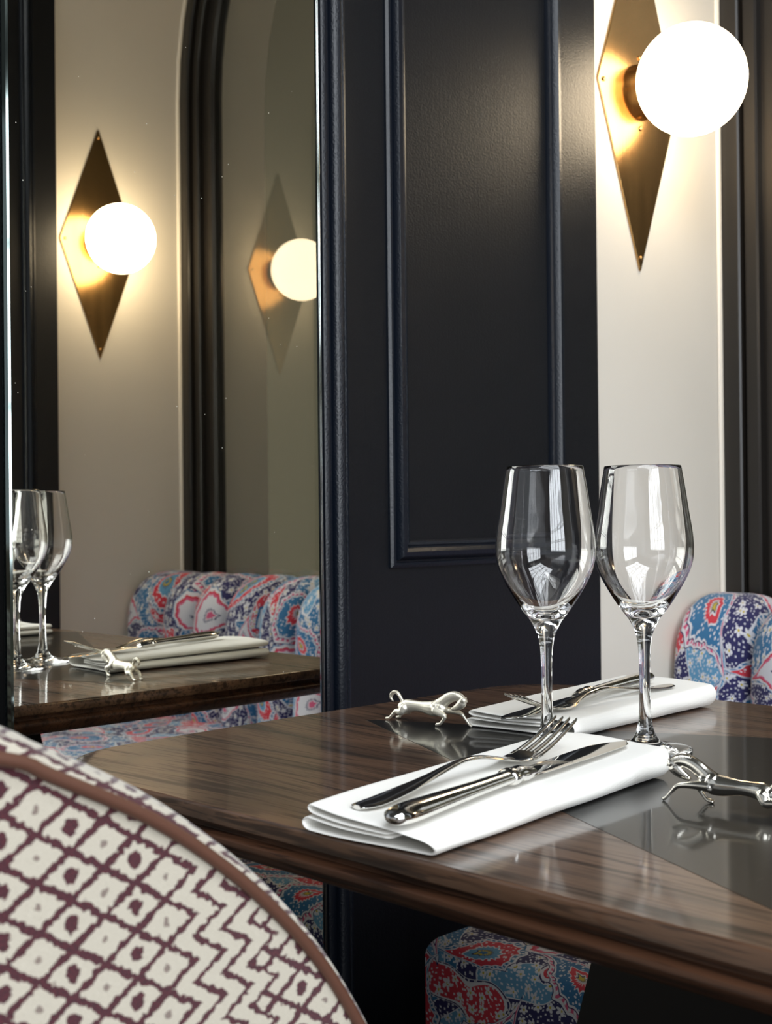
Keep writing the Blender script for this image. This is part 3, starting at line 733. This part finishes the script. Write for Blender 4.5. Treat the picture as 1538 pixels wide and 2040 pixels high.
# ================================================================== CUTLERY
from mathutils.bvhtree import BVHTree
NAP = [(o, BVHTree.FromPolygons([o.location + v.co for v in o.data.vertices], [p.vertices[:] for p in o.data.polygons])) for o in COL.objects if o.name.startswith('napkin')]
def rest(p0, p1, half, lift):
    """lay a straight piece on the linen: match the cloth at both ends, then raise it clear of every bump"""
    p0, p1 = Vector(p0), Vector(p1); d = p1 - p0; d.z = 0; s = Vector((-d.y, d.x, 0)).normalized()
    def top(p):
        zs = []
        for k in (-1, -.5, 0, .5, 1):
            q = p + s * half * k
            for o, t in NAP:
                h = t.ray_cast(Vector((q.x, q.y, 1.2)), Vector((0, 0, -1)))
                if h[0] and h[0].z > TZ + .004: zs.append(h[0].z)
        return max(zs) if zs else None
    smp = [(k / 20, top(p0.lerp(p1, k / 20))) for k in range(21)]; smp = [a for a in smp if a[1]]
    A = np.array([[1, t] for t, _ in smp]); z = np.array([q for _, q in smp]); c = np.linalg.lstsq(A, z, rcond=None)[0]
    up = max(0, (z - A @ c).max()) + lift
    p0.z = c[0] + up; p1.z = c[0] + c[1] + up
    return p0, p1
def frame(p0, p1):
    p0, p1 = Vector(p0), Vector(p1); d = (p1 - p0); L = d.length; d.normalize()
    s = d.cross(Vector((0, 0, 1))).normalized(); n = s.cross(d)
    return Matrix(((d.x, s.x, n.x, p0.x), (d.y, s.y, n.y, p0.y), (d.z, s.z, n.z, p0.z), (0, 0, 0, 1))), L
def strip_solid(bm, st, thick, crown=.0, na=8):
    """st = [(s, yc, half width, z)] -> closed strip with elliptical-ish section"""
    P = []
    for s, yc, w, z in st:
        row = []
        for k in range(na + 1):
            a = -1 + 2 * k / na; row.append((s, yc + w * a, z + crown * (1 - a * a) + thick * .5 * math.sqrt(max(0, 1 - a * a * .96))))
        for k in range(na, -1, -1):
            a = -1 + 2 * k / na; row.append((s, yc + w * a, z + crown * (1 - a * a) - thick * .5 * math.sqrt(max(0, 1 - a * a * .96))))
        P.append(row)
    V = grid(bm, P, closed_v=True); bm.faces.new(V[0][::-1]); bm.faces.new(V[-1])
FZ = catmull([(0, .0006), (.02, .0010), (.055, .0045), (.085, .0090), (.102, .0105), (.118, .0092), (.135, .0055), (.150, .0020), (.165, .0022), (.185, .0075), (.205, .0150), (.2165, .0200)], 4)
fz = lambda s: float(np.interp(s, [p[0] for p in FZ], [p[1] for p in FZ]))
FW = [(0, .0035), (.002, .0065), (.006, .0082), (.012, .0090), (.025, .0084), (.045, .0072), (.07, .0046), (.10, .0034), (.122, .0036), (.136, .0060), (.148, .0098), (.158, .0117), (.170, .0122)]
def make_fork():
    bm = bmesh.new()
    st = [(s, 0, float(np.interp(s, [p[0] for p in FW], [p[1] for p in FW])), fz(s)) for s in np.concatenate([[0, .001, .002, .004, .006, .009], np.linspace(.012, .170, 44)])]
    strip_solid(bm, st, .0026, 0)
    for k in range(4):
        y = (-1.5 + k) * .0064
        st = []
        for s in np.linspace(.163, .2165, 14):
            q = (s - .163) / .0535; w = (.00235 * (1 - q) + .0013 * q) if q < .93 else .0013 * (1 - (q - .93) / .07 * .7)
            st.append((s, y * (1 - .10 * q), w, fz(s)))
        strip_solid(bm, st, .0021, 0, 4)
    bmesh.ops.recalc_face_normals(bm, faces=bm.faces); return bm
def fork(label, p0, p1):
    Mx, L = frame(*rest(p0, p1, .010, .0009))
    o = meshobj('table_fork', make_fork(), M['steel'], angle=50); o.matrix_world = Mx
    return tag(o, label, 'fork', 'steel forks on the napkins')
def knife(label, p0, p1, edge=1):
    Mx, L = frame(*rest(p0, p1, .010, .0004)); k = L / .26
    t = thing('table_knife', label, 'knife', group='steel knives on the napkins'); t.matrix_world = Mx
    bm = bmesh.new()
    hs = [(0, .0012), (.0015, .0046), (.005, .0076), (.012, .0092), (.022, .0094), (.05, .0082), (.08, .0070), (.105, .0064), (.113, .0066)]
    pts = [(s * k, 0, .0060) for s, _ in hs]; tube(bm, pts, [w for _, w in hs], 20, .62)
    meshobj('handle', bm, M['steel'], t, angle=50)
    bm = bmesh.new()
    cs = [(.1125, .0062), (.114, .0078), (.117, .0084), (.120, .0078), (.1215, .0070), (.125, .0076), (.129, .0078), (.134, .0066), (.139, .0060)]
    tube(bm, [(s * k, 0, .0060 - max(0, s - .125) * .10) for s, _ in cs], [w for _, w in cs], 20, .66)
    meshobj('bolster', bm, M['steel'], t, angle=60)
    bm = bmesh.new(); st = []
    for s in np.linspace(.133, .26, 40):
        q = (s - .133) / .127
        up = np.interp(q, [0, .08, .6, .85, .95, 1], [.0060, .0078, .0092, .0090, .0078, .0034])
        lo_ = np.interp(q, [0, .07, .16, .6, .80, .90, .97, 1], [-.0055, -.0070, -.0112, -.0128, -.0122, -.0092, -.0034, .0020])
        st.append((s * k, edge * (up + lo_) / 2, (up - lo_) / 2, .0040 - .0014 * q))
    strip_solid(bm, st, .0018, 0, 8); bmesh.ops.recalc_face_normals(bm, faces=bm.faces)
    meshobj('blade', bm, M['steel'], t, angle=50)
    return t
fork('steel fork on the nearest napkin, tines rising beside the knife blade', (.494, .5235, .7640), (.712, .5380, .7725))
knife('steel knife on the nearest napkin with its rounded handle towards the viewer', (.4775, .4810, .7628), (.744, .5145, .7715), 1)
fork('steel fork on the far napkin, its tines behind the left glass stem', (1.020, .6510, .7735), (.812, .6640, .7650))
knife('steel knife on the far napkin with its dark blade pointing left', (1.022, .6750, .7730), (.795, .6660, .7640), 1)
knife('steel knife on the napkin seen only at the mirror edge', (1.02, .150, .7650), (.79, .142, .7640), 1)

# ================================================================== HORSE FIGURINES
def horse_mesh(mir=1, var=0):
    bm = bmesh.new()
    def chain(pts, rad, flat=1.0, up=(0, 1, 0), n=4):
        q = catmull([tuple(p) + (r,) for p, r in zip(pts, rad)], n)
        tube(bm, [(p[0], p[1], p[2]) for p in q], [max(p[3], .0004) for p in q], 14, flat, up=up)
        for p in (q[0], q[-1]): bmesh.ops.create_icosphere(bm, subdivisions=2, radius=max(p[3], .0004), matrix=Matrix.Translation(p[:3]))
    # local x = forward, y = left, z = up. trunk (section: s=up axis, n=lateral)
    chain([(-.0290, 0, .0128), (-.0235, 0, .0135), (-.0150, 0, .0142), (-.0060, 0, .0142), (.0040, 0, .0138), (.0110, 0, .0142), (.0160, 0, .0152)],
          [.0046, .0060, .0050, .0050, .0066, .0070, .0056], .80)
    # arched neck
    chain([(.0105, 0, .0155), (.0165, 0, .0195), (.0225, 0, .0238), (.0290, 0, .0262), (.0350, 0, .0262), (.0395, 0, .0238)],
          [.0064, .0056, .0050, .0044, .0038, .0032], .66)
    # head tucked to the chest: jowl, muzzle
    chain([(.0400, 0, .0240), (.0382, 0, .0212), (.0345, 0, .0184), (.0308, 0, .0166), (.0285, 0, .0156)], [.0034, .0044, .0036, .0025, .0019], .70)
    for s in (-1, 1):
        chain([(.0410, s * .0014, .0252), (.0420, s * .0020, .0268)], [.0010, .0004])              # ears
        bmesh.ops.create_icosphere(bm, subdivisions=2, radius=.0008, matrix=Matrix.Translation((.0378, s * .0026, .0216)))   # eyes
        bmesh.ops.create_icosphere(bm, subdivisions=2, radius=.0006, matrix=Matrix.Translation((.0290, s * .0012, .0162)))   # nostrils
    a = mir
    # bent fore leg, stretched fore leg
    chain([(.0120, a * .0036, .0130), (.0180, a * .0050, .0112), (.0236, a * .0055, .0092), (.0218, a * .0056, .0058), (.0186, a * .0056, .0024), (.0150, a * .0056, .0014)], [.0040, .0029, .0021, .0015, .0014, .0017])
    chain([(.0125, -a * .0036, .0130), (.0225, -a * .0052, .0128), (.0325, -a * .0058, .0112), (.0372, -a * .0060, .0070), (.0412, -a * .0062, .0026), (.0432, -a * .0062, .0012)], [.0038, .0026, .0018, .0012, .0011, .0013])
    # hind legs stretched back: stifle, hock, fetlock, hoof
    for s, dx in ((a, 0), (-a, .0035)):
        chain([(-.0245, s * .0032, .0120), (-.0270, s * .0048, .0082), (-.0325, s * .0052, .0084), (-.0365, s * .0053, .0052), (-.0405 + dx, s * .0053, .0018), (-.0435 + dx, s * .0053, .0012)], [.0044, .0034, .0023, .0016, .0013, .0015])
    return bm
def make_horse(label, mat, loc, ang, mirr, sc=1.0):
    t = thing('horse_figurine', label, 'figurine', loc, (0, 0, ang), 'silver horse figurines on the table'); t.scale = (sc, sc, sc)
    o = body = meshobj('body', horse_mesh(mirr), mat, t)
    md = o.modifiers.new('blend', 'REMESH'); md.mode = 'VOXEL'; md.voxel_size = .00042; md.use_smooth_shade = True
    md = o.modifiers.new('relax', 'SMOOTH'); md.factor = .5; md.iterations = 4
    baked(o)
    bm = bmesh.new()                                         # crest of mane locks
    crest = catmull([(.0215, 0, .0278), (.0270, 0, .0298), (.0330, 0, .0300), (.0385, 0, .0280), (.0420, 0, .0250)], 5)
    for i, p in enumerate(crest[:-1]):
        for s in (-1, 1):
            q = np.array(p); tube(bm, [q + (0, s * .0002, .0004), q + (.0004, s * .0016, -.0010), q + (.0010, s * .0026, -.0034)], [.0008, .0007, .0003], 6, up=(1, 0, 0))
    meshobj('mane', bm, mat, body)
    bm = bmesh.new()
    q = catmull([(-.0275, 0, .0150, .0018), (-.0310, 0, .0195, .0016), (-.0345, 0, .0236, .0017), (-.0385, 0, .0246, .0019), (-.0420, 0, .0224, .0019), (-.0428, 0, .0190, .0014), (-.0402, 0, .0160, .0004)], 5)
    tube(bm, [p[:3] for p in q], [p[3] for p in q], 10, .8, up=(0, 1, 0))
    for s in (-1, 1): tube(bm, [(p[0], s * .0012 * (p[3] / .0018), p[2] + .0006) for p in q[6:-1]], [p[3] * .45 for p in q[6:-1]], 6, up=(0, 1, 0))
    meshobj('tail', bm, mat, t)
    return t
make_horse('matte silver horse figurine beside the far napkin, facing right', M['pewter'], (.8105, .7665, TZ + .0002), math.radians(-86), -1)
make_horse('shiny silver horse figurine at the right edge, facing left', M['silver'], (.7010, .4065, TZ + .0002), math.radians(93), -1, .98)
